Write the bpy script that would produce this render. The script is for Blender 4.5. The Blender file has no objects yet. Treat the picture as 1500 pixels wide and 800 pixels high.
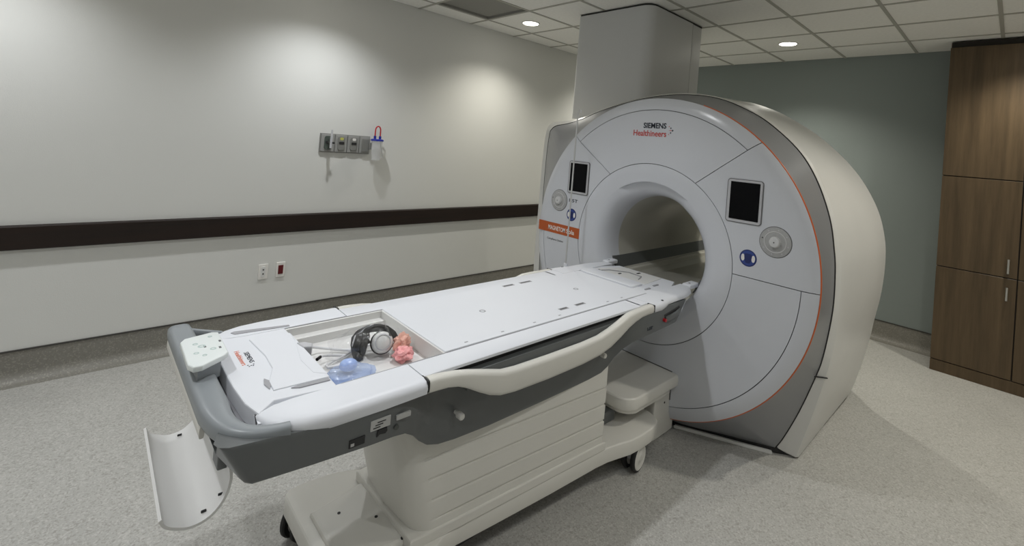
import bpy, bmesh, math, random
from mathutils import Matrix, Vector, noise
random.seed(4)
PI = math.pi
scene = bpy.context.scene
C = scene.collection

# ---------------------------------------------------------------- camera
cam_d = bpy.data.cameras.new('camera')
cam = bpy.data.objects.new('camera', cam_d)
C.objects.link(cam)
scene.camera = cam
CAM_H = 1.667
yaw, pitch, roll = 0.798868842, -0.0178723217, 0.0830085548
fwd = Vector((math.cos(yaw)*math.cos(pitch), math.sin(yaw)*math.cos(pitch), -math.sin(pitch)))
rgt = Vector((math.sin(yaw), -math.cos(yaw), 0))
upv = rgt.cross(fwd)
r2 = math.cos(roll)*rgt + math.sin(roll)*upv
u2 = -math.sin(roll)*rgt + math.cos(roll)*upv
mw = Matrix.Identity(4)
for i in range(3):
    mw[i][0], mw[i][1], mw[i][2] = r2[i], u2[i], -fwd[i]
mw[2][3] = CAM_H
cam.matrix_world = mw
cam_d.sensor_fit = 'HORIZONTAL'
cam_d.sensor_width = 36
cam_d.lens = 686.355/1500*36
cam_d.shift_x = -(786.925-750)/1500
cam_d.shift_y = -(400-199.614)/1500
cam_d.clip_start = 0.02

# ---------------------------------------------------------------- world, exposure
w = bpy.data.worlds.new('world'); scene.world = w
w.use_nodes = True
w.node_tree.nodes['Background'].inputs[0].default_value = (0.5, 0.5, 0.5, 1)
w.node_tree.nodes['Background'].inputs[1].default_value = 0.02
vs = scene.view_settings
vs.view_transform = 'Standard'; vs.look = 'None'; vs.gamma = 1; vs.exposure = 0.22
vs.use_curve_mapping = False

COOL = (0.945, 0.97, 1.0)
WARM = (1.0, 0.965, 0.865)
SPOT_HALF = 66
SPOT_BLEND = 1.0
# downlights (x, y, watts); rear, behind-camera and far-right ones are unseen, added as fill
LIGHTS = [(5.002, 3.487, 60), (5.002, 1.657, 70), (5.002, -.173, 75), (3.172, 3.487, 50), (3.172, -.173, 70), (3.172, -2.003, 55),
          (1.342, 3.487, 52), (1.342, 1.657, 54), (1.342, -.173, 28), (1.342, -2.003, 40), (-.488, 3.487, 52), (-.488, 1.657, 48), (-.488, -.173, 30),
          (-2.318, 3.487, 50), (-2.318, 1.657, 50), (-2.318, -.173, 50)]

# ---------------------------------------------------------------- materials
def new_mat(name, col, rough=0.5, metal=0.0, spec=0.5, bump=0.0, bscale=80, var=0.0, vscale=6, trans=0, alpha=1, coat=0, emit=None, estr=0):
    m = bpy.data.materials.new(name); m.use_nodes = True
    nt = m.node_tree; b = nt.nodes['Principled BSDF']
    b.inputs['Base Color'].default_value = (*col, 1)
    b.inputs['Roughness'].default_value = rough
    b.inputs['Metallic'].default_value = metal
    b.inputs['Specular IOR Level'].default_value = spec
    b.inputs['Transmission Weight'].default_value = trans
    b.inputs['Alpha'].default_value = alpha
    b.inputs['Coat Weight'].default_value = coat
    if emit:
        b.inputs['Emission Color'].default_value = (*emit, 1); b.inputs['Emission Strength'].default_value = estr
    tc = nt.nodes.new('ShaderNodeTexCoord')
    if var:
        n = nt.nodes.new('ShaderNodeTexNoise'); n.inputs['Scale'].default_value = vscale; n.inputs['Detail'].default_value = 6
        r = nt.nodes.new('ShaderNodeValToRGB')
        r.color_ramp.elements[0].position = 0.3; r.color_ramp.elements[1].position = 0.7
        r.color_ramp.elements[0].color = (*[c*(1-var) for c in col], 1)
        r.color_ramp.elements[1].color = (*[min(1, c*(1+var)) for c in col], 1)
        nt.links.new(tc.outputs['Object'], n.inputs['Vector']); nt.links.new(n.outputs['Fac'], r.inputs[0])
        nt.links.new(r.outputs[0], b.inputs['Base Color'])
    if bump:
        n2 = nt.nodes.new('ShaderNodeTexNoise'); n2.inputs['Scale'].default_value = bscale; n2.inputs['Detail'].default_value = 3
        bp = nt.nodes.new('ShaderNodeBump'); bp.inputs['Strength'].default_value = bump; bp.inputs['Distance'].default_value = 0.002
        nt.links.new(tc.outputs['Object'], n2.inputs['Vector']); nt.links.new(n2.outputs['Fac'], bp.inputs['Height'])
        nt.links.new(bp.outputs[0], b.inputs['Normal'])
    return m

def floor_mat(name, base, dark, light, rough=0.42):
    m = new_mat(name, base, rough, spec=0.35)
    nt = m.node_tree; b = nt.nodes['Principled BSDF']
    tc = nt.nodes.new('ShaderNodeTexCoord')
    prev = None
    n = nt.nodes.new('ShaderNodeTexNoise'); n.inputs['Scale'].default_value = 2.2; n.inputs['Detail'].default_value = 5
    nt.links.new(tc.outputs['Object'], n.inputs['Vector'])
    r = nt.nodes.new('ShaderNodeValToRGB')
    r.color_ramp.elements[0].position = 0.3; r.color_ramp.elements[1].position = 0.7
    r.color_ramp.elements[0].color = (*[c*0.95 for c in base], 1); r.color_ramp.elements[1].color = (*[c*1.05 for c in base], 1)
    nt.links.new(n.outputs['Fac'], r.inputs[0]); prev = r.outputs[0]
    for scale, thr, col, amt in ((210, 0.82, dark, 0.5), (160, 0.82, light, 0.5), (110, 0.90, dark, 0.45)):
        v = nt.nodes.new('ShaderNodeTexVoronoi'); v.inputs['Scale'].default_value = scale
        nt.links.new(tc.outputs['Object'], v.inputs['Vector'])
        sp = nt.nodes.new('ShaderNodeSeparateColor'); nt.links.new(v.outputs['Color'], sp.inputs[0])
        mt = nt.nodes.new('ShaderNodeMath'); mt.operation = 'GREATER_THAN'; mt.inputs[1].default_value = thr
        nt.links.new(sp.outputs[0], mt.inputs[0])
        mu = nt.nodes.new('ShaderNodeMath'); mu.operation = 'MULTIPLY'; mu.inputs[1].default_value = amt
        nt.links.new(mt.outputs[0], mu.inputs[0])
        mx = nt.nodes.new('ShaderNodeMixRGB'); mx.inputs[2].default_value = (*col, 1)
        nt.links.new(mu.outputs[0], mx.inputs[0]); nt.links.new(prev, mx.inputs[1]); prev = mx.outputs[0]
    nt.links.new(prev, b.inputs['Base Color'])
    return m

def wood_mat(name, c1, c2, rough=0.38, stretch=(30, 30, 1.6)):
    m = new_mat(name, c1, rough, spec=0.4)
    nt = m.node_tree; b = nt.nodes['Principled BSDF']
    tc = nt.nodes.new('ShaderNodeTexCoord'); mp = nt.nodes.new('ShaderNodeMapping')
    mp.inputs['Scale'].default_value = stretch
    n = nt.nodes.new('ShaderNodeTexNoise'); n.inputs['Scale'].default_value = 1.0; n.inputs['Detail'].default_value = 8; n.inputs['Roughness'].default_value = 0.65
    r = nt.nodes.new('ShaderNodeValToRGB')
    r.color_ramp.elements[0].position = 0.3; r.color_ramp.elements[1].position = 0.72
    r.color_ramp.elements[0].color = (*c1, 1); r.color_ramp.elements[1].color = (*c2, 1)
    nt.links.new(tc.outputs['Object'], mp.inputs[0]); nt.links.new(mp.outputs[0], n.inputs['Vector'])
    nt.links.new(n.outputs['Fac'], r.inputs[0]); nt.links.new(r.outputs[0], b.inputs['Base Color'])
    return m

M = {}
M['wall_white'] = new_mat('wall_white', (0.70, 0.70, 0.67), 0.6, spec=0.25, bump=0.25, bscale=220)
M['wall_grey'] = new_mat('wall_grey_green', (0.25, 0.285, 0.275), 0.6, spec=0.3, bump=0.2, bscale=200)
M['wall_far'] = new_mat('wall_room', (0.68, 0.68, 0.65), 0.7)
M['floor'] = floor_mat('floor_vinyl', (0.40, 0.393, 0.368), (0.25, 0.24, 0.215), (0.54, 0.53, 0.50))
M['cove'] = floor_mat('cove_vinyl', (0.22, 0.21, 0.185), (0.19, 0.18, 0.15), (0.34, 0.33, 0.28))
M['cap'] = new_mat('cove_cap', (0.05, 0.047, 0.042), 0.5)
M['tile'] = new_mat('ceiling_tile', (0.88, 0.87, 0.83), 0.9, spec=0.1, bump=0.5, bscale=160, var=0.03, vscale=40)
M['tee'] = new_mat('ceiling_tee', (0.42, 0.41, 0.365), 0.6)
M['plenum'] = new_mat('plenum', (0.03, 0.03, 0.03), 0.9)
M['vent'] = new_mat('vent_grey', (0.27, 0.265, 0.24), 0.7)
M['lamp'] = new_mat('lamp_diffuser', (0.9, 0.9, 0.85), 0.4, emit=(1.0, 0.97, 0.88), estr=14)
M['ring'] = new_mat('lamp_ring', (0.8, 0.8, 0.77), 0.4)
M['rail_wood'] = wood_mat('rail_wood', (0.008, 0.004, 0.0025), (0.02, 0.009, 0.005), 0.5, (1.2, 30, 30))
M['cab_wood'] = wood_mat('cabinet_veneer', (0.055, 0.037, 0.019), (0.125, 0.085, 0.046), 0.40, (14, 14, 0.9))
M['cab_dark'] = new_mat('cabinet_gap', (0.012, 0.009, 0.006), 0.7)
M['steel'] = new_mat('brushed_steel', (0.62, 0.61, 0.58), 0.28, metal=1.0)
M['white'] = new_mat('white_gloss', (0.73, 0.745, 0.785), 0.42, spec=0.5, var=0.012, vscale=3)
M['face'] = new_mat('scanner_white', (0.61, 0.625, 0.665), 0.22, spec=0.5, var=0.012, vscale=3)
M['cover'] = new_mat('cover_white', (0.66, 0.655, 0.63), 0.33, spec=0.5, var=0.015, vscale=3)
M['grey'] = new_mat('shroud_grey', (0.255, 0.26, 0.272), 0.33, spec=0.5, metal=0.15)
M['seal'] = new_mat('black_seal', (0.012, 0.012, 0.012), 0.6)
M['seam'] = new_mat('seam_dark', (0.10, 0.10, 0.10), 0.7)
M['bore'] = new_mat('bore_lining', (0.50, 0.485, 0.43), 0.24, spec=0.5)
M['borerail'] = new_mat('bore_rail', (0.60, 0.585, 0.52), 0.3)
M['boredark'] = new_mat('bore_groove', (0.10, 0.105, 0.105), 0.4)
M['orange'] = new_mat('orange_vinyl', (0.46, 0.095, 0.02), 0.4)
M['orange_line'] = new_mat('orange_line', (0.62, 0.13, 0.03), 0.35)
M['screen'] = new_mat('screen_glass', (0.002, 0.002, 0.003), 0.2, spec=0.12)
M['bezel'] = new_mat('bezel_grey', (0.50, 0.50, 0.52), 0.35)
M['bezel_dark'] = new_mat('bezel_line', (0.13, 0.13, 0.135), 0.4)
M['dial'] = new_mat('dial_plate', (0.40, 0.40, 0.40), 0.35, var=0.06, vscale=60)
M['dial_knob'] = new_mat('dial_knob', (0.62, 0.62, 0.62), 0.3)
M['blue'] = new_mat('sign_blue', (0.010, 0.020, 0.12), 0.4)
M['blue_mid'] = new_mat('sign_blue_mid', (0.03, 0.06, 0.26), 0.4)
M['ink'] = new_mat('ink_dark', (0.012, 0.018, 0.03), 0.5)
M['ink_red'] = new_mat('ink_red', (0.50, 0.055, 0.045), 0.5)
M['ink_orange'] = new_mat('ink_orange', (0.72, 0.22, 0.13), 0.5)
M['print_white'] = new_mat('print_white', (0.8, 0.78, 0.74), 0.5)
M['column'] = new_mat('column_paint', (0.60, 0.605, 0.60), 0.38, spec=0.45)
M['tgrey'] = new_mat('table_grey', (0.115, 0.122, 0.122), 0.36, spec=0.45)
M['tgrey_light'] = new_mat('table_grey_handle', (0.25, 0.27, 0.285), 0.35, spec=0.5)
M['slot_dark'] = new_mat('slot_dark', (0.02, 0.02, 0.021), 0.6)
M['slot_grey'] = new_mat('slot_grey', (0.34, 0.34, 0.36), 0.5)
M['ivory'] = new_mat('ivory_plastic', (0.68, 0.665, 0.615), 0.32, spec=0.5, var=0.015, vscale=4)
M['tray_white'] = new_mat('tray_white', (0.74, 0.735, 0.72), 0.35)
M['rubber'] = new_mat('rubber_black', (0.012, 0.012, 0.012), 0.65)
M['wheel_white'] = new_mat('wheel_hub', (0.62, 0.61, 0.57), 0.4)
M['label_white'] = new_mat('label_white', (0.45, 0.45, 0.44), 0.5)
M['red'] = new_mat('red_plastic', (0.45, 0.012, 0.02), 0.3)
M['darkred'] = new_mat('switch_red', (0.11, 0.004, 0.008), 0.35)
M['gas_plate'] = new_mat('gas_plate', (0.25, 0.25, 0.235), 0.45, metal=0.3)
M['gas_mod'] = new_mat('gas_module', (0.31, 0.31, 0.295), 0.4)
M['gas_dark'] = new_mat('gas_dark', (0.06, 0.065, 0.06), 0.5)
M['yellow'] = new_mat('gas_yellow', (0.55, 0.55, 0.12), 0.5)
M['green'] = new_mat('gas_green', (0.07, 0.09, 0.075), 0.5)
M['lid_blue'] = new_mat('lid_blue', (0.012, 0.025, 0.30), 0.35)
M['clear'] = new_mat('clear_cup', (0.86, 0.87, 0.88), 0.15, trans=0.0, alpha=0.22)
def film_mat(name, tint, haze):
    m = bpy.data.materials.new(name); m.use_nodes = True; nt = m.node_tree
    nt.nodes.remove(nt.nodes['Principled BSDF']); out = nt.nodes['Material Output']
    tr = nt.nodes.new('ShaderNodeBsdfTransparent'); tr.inputs[0].default_value = (*tint, 1)
    gl = nt.nodes.new('ShaderNodeBsdfGlossy'); gl.inputs['Roughness'].default_value = 0.07
    df = nt.nodes.new('ShaderNodeBsdfDiffuse'); df.inputs[0].default_value = (*tint, 1)
    tc = nt.nodes.new('ShaderNodeTexCoord'); nz = nt.nodes.new('ShaderNodeTexNoise'); nz.inputs['Scale'].default_value = 45; nz.inputs['Detail'].default_value = 3
    bp = nt.nodes.new('ShaderNodeBump'); bp.inputs['Strength'].default_value = 0.8; bp.inputs['Distance'].default_value = 0.006
    a = nt.nodes.new('ShaderNodeMixShader'); a.inputs[0].default_value = haze
    b = nt.nodes.new('ShaderNodeMixShader'); b.inputs[0].default_value = 0.06
    L = nt.links.new
    L(tc.outputs['Object'], nz.inputs['Vector']); L(nz.outputs['Fac'], bp.inputs['Height'])
    L(bp.outputs[0], gl.inputs['Normal'])
    L(tr.outputs[0], a.inputs[1]); L(df.outputs[0], a.inputs[2])
    L(a.outputs[0], b.inputs[1]); L(gl.outputs[0], b.inputs[2])
    L(b.outputs[0], out.inputs['Surface'])
    return m
M['bag'] = film_mat('clear_bag', (0.985, 0.985, 0.99), 0.015)
M['bag_blue'] = film_mat('blue_bag', (0.78, 0.85, 0.98), 0.25)
M['black_pl'] = new_mat('black_plastic', (0.010, 0.010, 0.011), 0.3)
M['cup_white'] = new_mat('cup_white', (0.72, 0.72, 0.70), 0.3)
M['pale_blue'] = new_mat('pale_blue', (0.36, 0.48, 0.80), 0.3)
M['pink'] = new_mat('pink_foam', (0.80, 0.36, 0.36), 0.75, bump=0.5, bscale=200, var=0.25, vscale=40)
M['peach'] = new_mat('peach_foam', (0.82, 0.47, 0.38), 0.75, bump=0.5, bscale=200, var=0.2, vscale=40)
M['tube'] = new_mat('tube_clear', (0.72, 0.72, 0.74), 0.2)
M['pad'] = new_mat('keypad_white', (0.76, 0.80, 0.79), 0.3)
M['pad_print'] = new_mat('keypad_print', (0.50, 0.60, 0.58), 0.5)

# ---------------------------------------------------------------- mesh helpers
WL = {}
def setp(o, label=None, cat=None, group=None, kind=None):
    if label: o['label'] = label
    if cat: o['category'] = cat
    if group: o['group'] = group
    if kind: o['kind'] = kind
    return o
def empty(name, loc, label, cat, group=None):
    o = bpy.data.objects.new(name, None); C.objects.link(o)
    o.location = loc; o.empty_display_size = 0.1
    WL[o] = Vector(loc)
    return setp(o, label, cat, group)
def link(name, me, parent=None):
    o = bpy.data.objects.new(name, me); C.objects.link(o)
    if parent is not None:
        o.parent = parent; WL[o] = WL[parent]
    else:
        WL[o] = Vector((0, 0, 0))
    return o

class MB:
    """collects verts and faces in world coordinates; build() makes one mesh object"""
    def __init__(s): s.v = []; s.f = []; s.bev = False
    def raw(s, v, f):
        k = len(s.v); s.v += [tuple(p) for p in v]; s.f += [tuple(i+k for i in q) for q in f]; return s
    def box(s, x0, x1, y0, y1, z0, z1, bev=0, seg=2, mat=None):
        bm = bmesh.new()
        bmesh.ops.create_cube(bm, size=1)
        for v in bm.verts:
            v.co = Vector(((x0+x1)/2+(v.co.x)*(x1-x0), (y0+y1)/2+v.co.y*(y1-y0), (z0+z1)/2+v.co.z*(z1-z0)))
        if bev: s.bev = True; bmesh.ops.bevel(bm, geom=bm.edges[:], offset=bev, segments=seg, affect='EDGES', profile=0.5)
        return s.frombm(bm, mat)
    def frombm(s, bm, mat=None):
        if mat is not None: bmesh.ops.transform(bm, matrix=mat, verts=bm.verts)
        bm.verts.index_update()
        s.raw([v.co[:] for v in bm.verts], [[v.index for v in f.verts] for f in bm.faces]); bm.free(); return s
    def prism(s, poly, axis, a, b, bev=0, seg=2, vert_bev=False):
        """poly: 2d points; axis 'z': (x,y), 'y': (x,z), 'x': (y,z)"""
        bm = bmesh.new()
        def P(p, t):
            return (p[0], p[1], t) if axis == 'z' else (p[0], t, p[1]) if axis == 'y' else (t, p[0], p[1])
        lo = [bm.verts.new(P(p, a)) for p in poly]; hi = [bm.verts.new(P(p, b)) for p in poly]
        n = len(poly)
        f0 = bm.faces.new(lo); f1 = bm.faces.new(hi)
        for i in range(n): bm.faces.new((lo[i], lo[(i+1) % n], hi[(i+1) % n], hi[i]))
        bmesh.ops.recalc_face_normals(bm, faces=bm.faces[:])
        if bev:
            s.bev = True
            es = list(set(f0.edges[:]+f1.edges[:]))
            bmesh.ops.bevel(bm, geom=es, offset=bev, segments=seg, affect='EDGES', profile=0.5)
        return s.frombm(bm)
    def loft(s, rings, cap0=True, cap1=True, closed=True):
        n = len(rings[0]); k = len(s.v)
        for r in rings: s.v += [tuple(p) for p in r]
        for i in range(len(rings)-1):
            for j in range(n if closed else n-1):
                a = k+i*n+j; b = k+i*n+(j+1) % n
                s.f.append((a, b, b+n, a+n))
        if cap0: s.f.append(tuple(k+j for j in range(n))[::-1])
        if cap1: s.f.append(tuple(k+(len(rings)-1)*n+j for j in range(n)))
        return s
    def tube(s, path, r, n=10, caps=True):
        path = [Vector(p) for p in path]; rings = []
        rr = r if isinstance(r, (list, tuple)) else [r]*len(path)
        up = None
        for i, p in enumerate(path):
            t = (path[min(i+1, len(path)-1)]-path[max(i-1, 0)]).normalized()
            if up is None:
                up = Vector((0, 0, 1)) if abs(t.z) < 0.9 else Vector((1, 0, 0))
            a = t.cross(up)
            if a.length < 1e-5: a = t.orthogonal()
            a.normalize(); b = a.cross(t).normalized(); up = b
            rings.append([p+rr[i]*(math.cos(2*PI*k/n)*a+math.sin(2*PI*k/n)*b) for k in range(n)])
        return s.loft(rings, caps, caps)
    def ribbon(s, path, wv, tv):
        """flat bar along path with half width vector wv and half thickness vector tv"""
        rings = []
        for i, p in enumerate(path):
            p = Vector(p); a = Vector(wv[i] if isinstance(wv, list) else wv); b = Vector(tv[i] if isinstance(tv, list) else tv)
            ring = []
            for k in range(12):
                t = 2*PI*k/12; c, q = math.cos(t), math.sin(t)
                ring.append(p+a*math.copysign(abs(c)**0.5, c)+b*math.copysign(abs(q)**0.5, q))
            rings.append(ring)
        return s.loft(rings)
    def lathe(s, prof, center, axis='z', n=32, cap0=False, cap1=False):
        """prof: (radius, height)"""
        rings = []
        c = Vector(center)
        ax = {'z': ((1, 0, 0), (0, 1, 0), (0, 0, 1)), 'x': ((0, 1, 0), (0, 0, 1), (1, 0, 0)), 'y': ((1, 0, 0), (0, 0, 1), (0, 1, 0))}
        e = [Vector(q) for q in (ax[axis] if isinstance(axis, str) else axis)]
        for r, h in prof:
            rings.append([c+e[0]*r*math.cos(2*PI*k/n)+e[1]*r*math.sin(2*PI*k/n)+e[2]*h for k in range(n)])
        return s.loft(rings, cap0, cap1)
    def blob(s, center, rad, amp=0.2, freq=3, seed=0, sub=3, mat=None):
        bm = bmesh.new(); bmesh.ops.create_icosphere(bm, subdivisions=sub, radius=1)
        for v in bm.verts:
            d = v.co.normalized()
            k = 1+amp*noise.fractal(d*freq+Vector((seed, seed*1.7, seed*0.3)), 1.0, 2.0, 4)
            q = Vector((d.x*rad[0], d.y*rad[1], d.z*rad[2]))*k
            if mat is not None: q = mat @ q
            v.co = q+Vector(center)
        return s.frombm(bm)
    def build(s, name, mat, parent=None, smooth=35, recalc=True):
        off = WL[parent] if parent is not None else Vector((0, 0, 0))
        me = bpy.data.meshes.new(name)
        me.from_pydata([tuple(Vector(p)-off) for p in s.v], [], s.f)
        if recalc:
            bm = bmesh.new(); bm.from_mesh(me)
            bmesh.ops.recalc_face_normals(bm, faces=bm.faces[:]); bm.to_mesh(me); bm.free()
        if s.bev and smooth: smooth = min(smooth, 20)
        if smooth:
            for p in me.polygons: p.use_smooth = True
            me.set_sharp_from_angle(angle=math.radians(smooth))
        me.materials.append(mat if not isinstance(mat, str) else M[mat])
        return link(name, me, parent)

def rrect(x0, x1, y0, y1, r, n=6):
    pts = []
    for cx, cy, a in ((x1-r, y1-r, 0), (x0+r, y1-r, 90), (x0+r, y0+r, 180), (x1-r, y0+r, 270)):
        for i in range(n+1):
            t = math.radians(a+90*i/n); pts.append((cx+r*math.cos(t), cy+r*math.sin(t)))
    return pts

def text(name, s, size, mat, parent, origin, xd, yd, width=None, bold=0.0, align='LEFT', depth=0.0006):
    cu = bpy.data.curves.new(name, 'FONT'); cu.body = s; cu.size = size; cu.align_x = align
    cu.extrude = depth; cu.offset = bold; cu.resolution_u = 3
    to = bpy.data.objects.new(name, cu); C.objects.link(to)
    dg = bpy.context.evaluated_depsgraph_get()
    me = bpy.data.meshes.new_from_object(to.evaluated_get(dg))
    bpy.data.objects.remove(to); 
    xs = [v.co.x for v in me.vertices]; wid = max(xs)-min(xs)
    k = width/wid if width else 1
    x = Vector(xd); y = Vector(yd); z = x.cross(y); o = Vector(origin)-WL[parent]
    for v in me.vertices:
        c = v.co; v.co = o+x*c.x*k+y*c.y+z*c.z
    me.materials.clear(); me.materials.append(M[mat])
    return link(name, me, parent)

# ================================================================ SETTING
XL, XB = -3.0, 5.875          # rear and back wall
YW, YR = 4.094, -2.7          # left wall and right wall
ZC = 2.884
setp(MB().box(XL-.1, XB+.1, YR-.1, YW+.1, -.1, 0).build('floor', 'floor', smooth=0), kind='structure')
setp(MB().box(XL-.1, XB+.1, YW, YW+.1, 0, ZC+.12).build('wall_left', 'wall_white', smooth=0), kind='structure')
setp(MB().box(XB, XB+.1, YR, YW, 0, ZC+.12).build('wall_back', 'wall_grey', smooth=0), kind='structure')
setp(MB().box(XL-.1, XB+.1, YR-.1, YR, 0, ZC+.12).build('wall_right', 'wall_far', smooth=0), kind='structure')
setp(MB().box(XL-.1, XL, YR, YW, 0, ZC+.12).build('wall_rear', 'wall_far', smooth=0), kind='structure')
ceil = setp(MB().box(XL, XB, YR, YW, ZC+.06, ZC+.12).build('ceiling', 'plenum', smooth=0), kind='structure')

# suspended ceiling: tiles and bars
T = 0.61
xl = [4.697+T*k for k in range(-13, 2)]; xl = [x for x in xl if XL+.02 < x < XB-.02]
yl = [1.352+T*k for k in range(-7, 5)]; yl = [y for y in yl if YR+.02 < y < YW-.02]
VENT = (2.562, 3.487)
xs = [XL]+xl+[XB]; ys = [YR]+yl+[YW]
tile_cache = {}
for i in range(len(xs)-1):
    for j in range(len(ys)-1):
        cx, cy = (xs[i]+xs[i+1])/2, (ys[j]+ys[j+1])/2
        if abs(cx-VENT[0]) < .1 and abs(cy-VENT[1]) < .1: continue
        sx, sy = round(xs[i+1]-xs[i]-.012, 3), round(ys[j+1]-ys[j]-.012, 3)
        key = (sx, sy)
        if key not in tile_cache:
            t = MB().box(-sx/2, sx/2, -sy/2, sy/2, 0, .014, bev=.003, seg=1).build('ceiling_tile', 'tile', ceil, smooth=0)
            tile_cache[key] = t.data
        else:
            t = link('ceiling_tile', tile_cache[key], ceil)
        t.location = (cx, cy, ZC+.001)
for x in xl: MB().box(x-.012, x+.012, YR, YW, ZC-.004, ZC+.010).build('grid_bar', 'tee', ceil, smooth=0)
for y in yl: MB().box(XL, XB, y-.012, y+.012, ZC-.0045, ZC+.009).build('grid_bar', 'tee', ceil, smooth=0)

# coved vinyl base with a dark cap line
def cove_profile(h=.19, r=.07, t=.006):
    p = [(0, h), (t, h), (t, r)]
    for k in range(1, 9):
        a = PI/2*k/8; p.append((t+r-r*math.cos(a), r-r*math.sin(a)+.001))
    p.append((t+r, 0)); p.append((0, 0)); return p
pr = cove_profile()
b1 = MB().prism([(YW-u, v) for u, v in pr], 'x', XL, XB).build('baseboard_left', 'cove'); setp(b1, kind='structure')
b2 = MB().prism([(XB-u, v) for u, v in pr], 'y', YR, YW).build('baseboard_back', 'cove'); setp(b2, kind='structure')
MB().box(XL, XB, YW-.010, YW, .188, .196).build('cap_strip', 'cap', b1, smooth=0)
MB().box(XB-.010, XB, YR, YW-.01, .188, .196).build('cap_strip', 'cap', b2, smooth=0)
setp(MB().prism([(YW, .795), (YW-.030, .797), (YW-.034, .803), (YW-.034, .932), (YW-.030, .939), (YW, .94)], 'x', XL, XB).build('trim_1', 'rail_wood', smooth=20), kind='structure')

# ================================================================ DOWNLIGHTS
def light_label(p):
    x, y = p[:2]
    where = {(5.0, 3.49): 'hidden behind the column above the scanner', (5.0, 1.66): 'shining above the grey back wall, right of the column', (5.0, -.17): 'in front of the dark brown cabinet',
             (3.17, 3.49): 'shining next to the dark vent tile', (3.17, -.17): 'over the floor right of the scanner', (3.17, -2.0): 'added as fill by the right wall, level with the scanner front',
             (1.34, 3.49): 'above the gas panel', (1.34, 1.66): 'directly above the patient table', (1.34, -.17): 'over the floor right of the patient table', (1.34, -2.0): 'added as fill near the right wall beside the table',
             (-.49, 3.49): 'by the white wall, left of the outlets', (-.49, 1.66): 'off the foot end of the table', (-.49, -.17): 'added as fill just behind the camera', (-2.32, 3.49): 'added as fill in the rear corner by the white wall',
             (-2.32, 1.66): 'added as fill at the rear wall, middle of the row', (-2.32, -.17): 'added as fill at the rear wall, right end of the row'}
    for (a, b_), t in where.items():
        if abs(x-a) < .05 and abs(y-b_) < .05: return 'small round ceiling downlight '+t
for k, p in enumerate(LIGHTS):
    lab = light_label(p)
    o = empty('downlight', (p[0], p[1], ZC-.004), lab, 'ceiling light', 'recessed ceiling downlights')
    MB().lathe([(.078, .004), (.094, .004), (.094, -.001), (.088, -.005), (.078, -.003)], (p[0], p[1], ZC-.004), n=32).build('trim_ring', 'ring', o)
    MB().lathe([(.0005, -.001), (.040, -.001), (.078, .000), (.078, .004)], (p[0], p[1], ZC-.004), n=32).build('diffuser', 'lamp', o)
    ld = bpy.data.lights.new('downlight_lamp', 'SPOT')
    ld.energy = p[2]; ld.color = WARM if p[0] > 2 else COOL
    ld.spot_size = math.radians(2*SPOT_HALF); ld.spot_blend = SPOT_BLEND; ld.shadow_soft_size = .035
    lo = bpy.data.objects.new('downlight_lamp', ld); C.objects.link(lo)
    lo.parent = o; lo.location = (0, 0, -.07)

# vent tile
vt = empty('ceiling_vent', (VENT[0], VENT[1], ZC), 'dark grey square air vent panel in the ceiling by the white wall', 'vent')
MB().box(VENT[0]-.290, VENT[0]+.290, VENT[1]-.290, VENT[1]+.290, ZC+.022, ZC+.03).build('vent_panel', 'vent', vt, smooth=0)
fr = MB()
for a, b_, c, d in ((-.299, .299, -.299, -.286), (-.299, .299, .286, .299), (-.299, -.286, -.286, .286), (.286, .299, -.286, .286)):
    fr.box(VENT[0]+a, VENT[0]+b_, VENT[1]+c, VENT[1]+d, ZC+.001, ZC+.028)
fr.build('vent_frame', 'vent', vt, smooth=0)

# ================================================================ CABINET
cb = empty('storage_cabinet', (5.66, -.042, 0), 'tall dark brown wooden storage cabinet with six doors at the right edge', 'cabinet')
XC = 5.44; Y1, Y0c = .457, -.541
MB().box(XC+.022, XB-.08, Y0c, Y1-.003, .0, 2.872).build('carcass', 'cab_wood', cb, smooth=0)
MB().box(XC+.018, XC+.024, Y0c+.004, Y1-.008, .09, 2.870).build('gap_backing', 'cab_dark', cb, smooth=0)
MB().box(XC+.002, XC+.022, Y0c, Y1, .0, .095, bev=.0015, seg=1).build('plinth', 'cab_wood', cb, smooth=0)
rows = [(.102, .900), (.908, 1.690), (1.698, 2.822)]
for ya, yb, hy in ((-.038, Y1, .015), (Y0c, -.046, -.099)):
    for r, (za, zb) in enumerate(rows):
        d = MB().box(XC, XC+.019, ya, yb, za, zb, bev=.0015, seg=1).build('door', 'cab_wood', cb, smooth=0)
        if r < 2:
            h0, h1 = ((.726, .832), (.943, 1.058))[r]
            hb = MB().tube([(XC-.001, hy, h0+.012), (XC-.026, hy, h0+.012)], .005, 8)
            hb.tube([(XC-.001, hy, h1-.012), (XC-.026, hy, h1-.012)], .005, 8)
            hb.tube([(XC-.028, hy, h0), (XC-.028, hy, h1)], .0075, 10).build('handle', 'steel', d)

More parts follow.
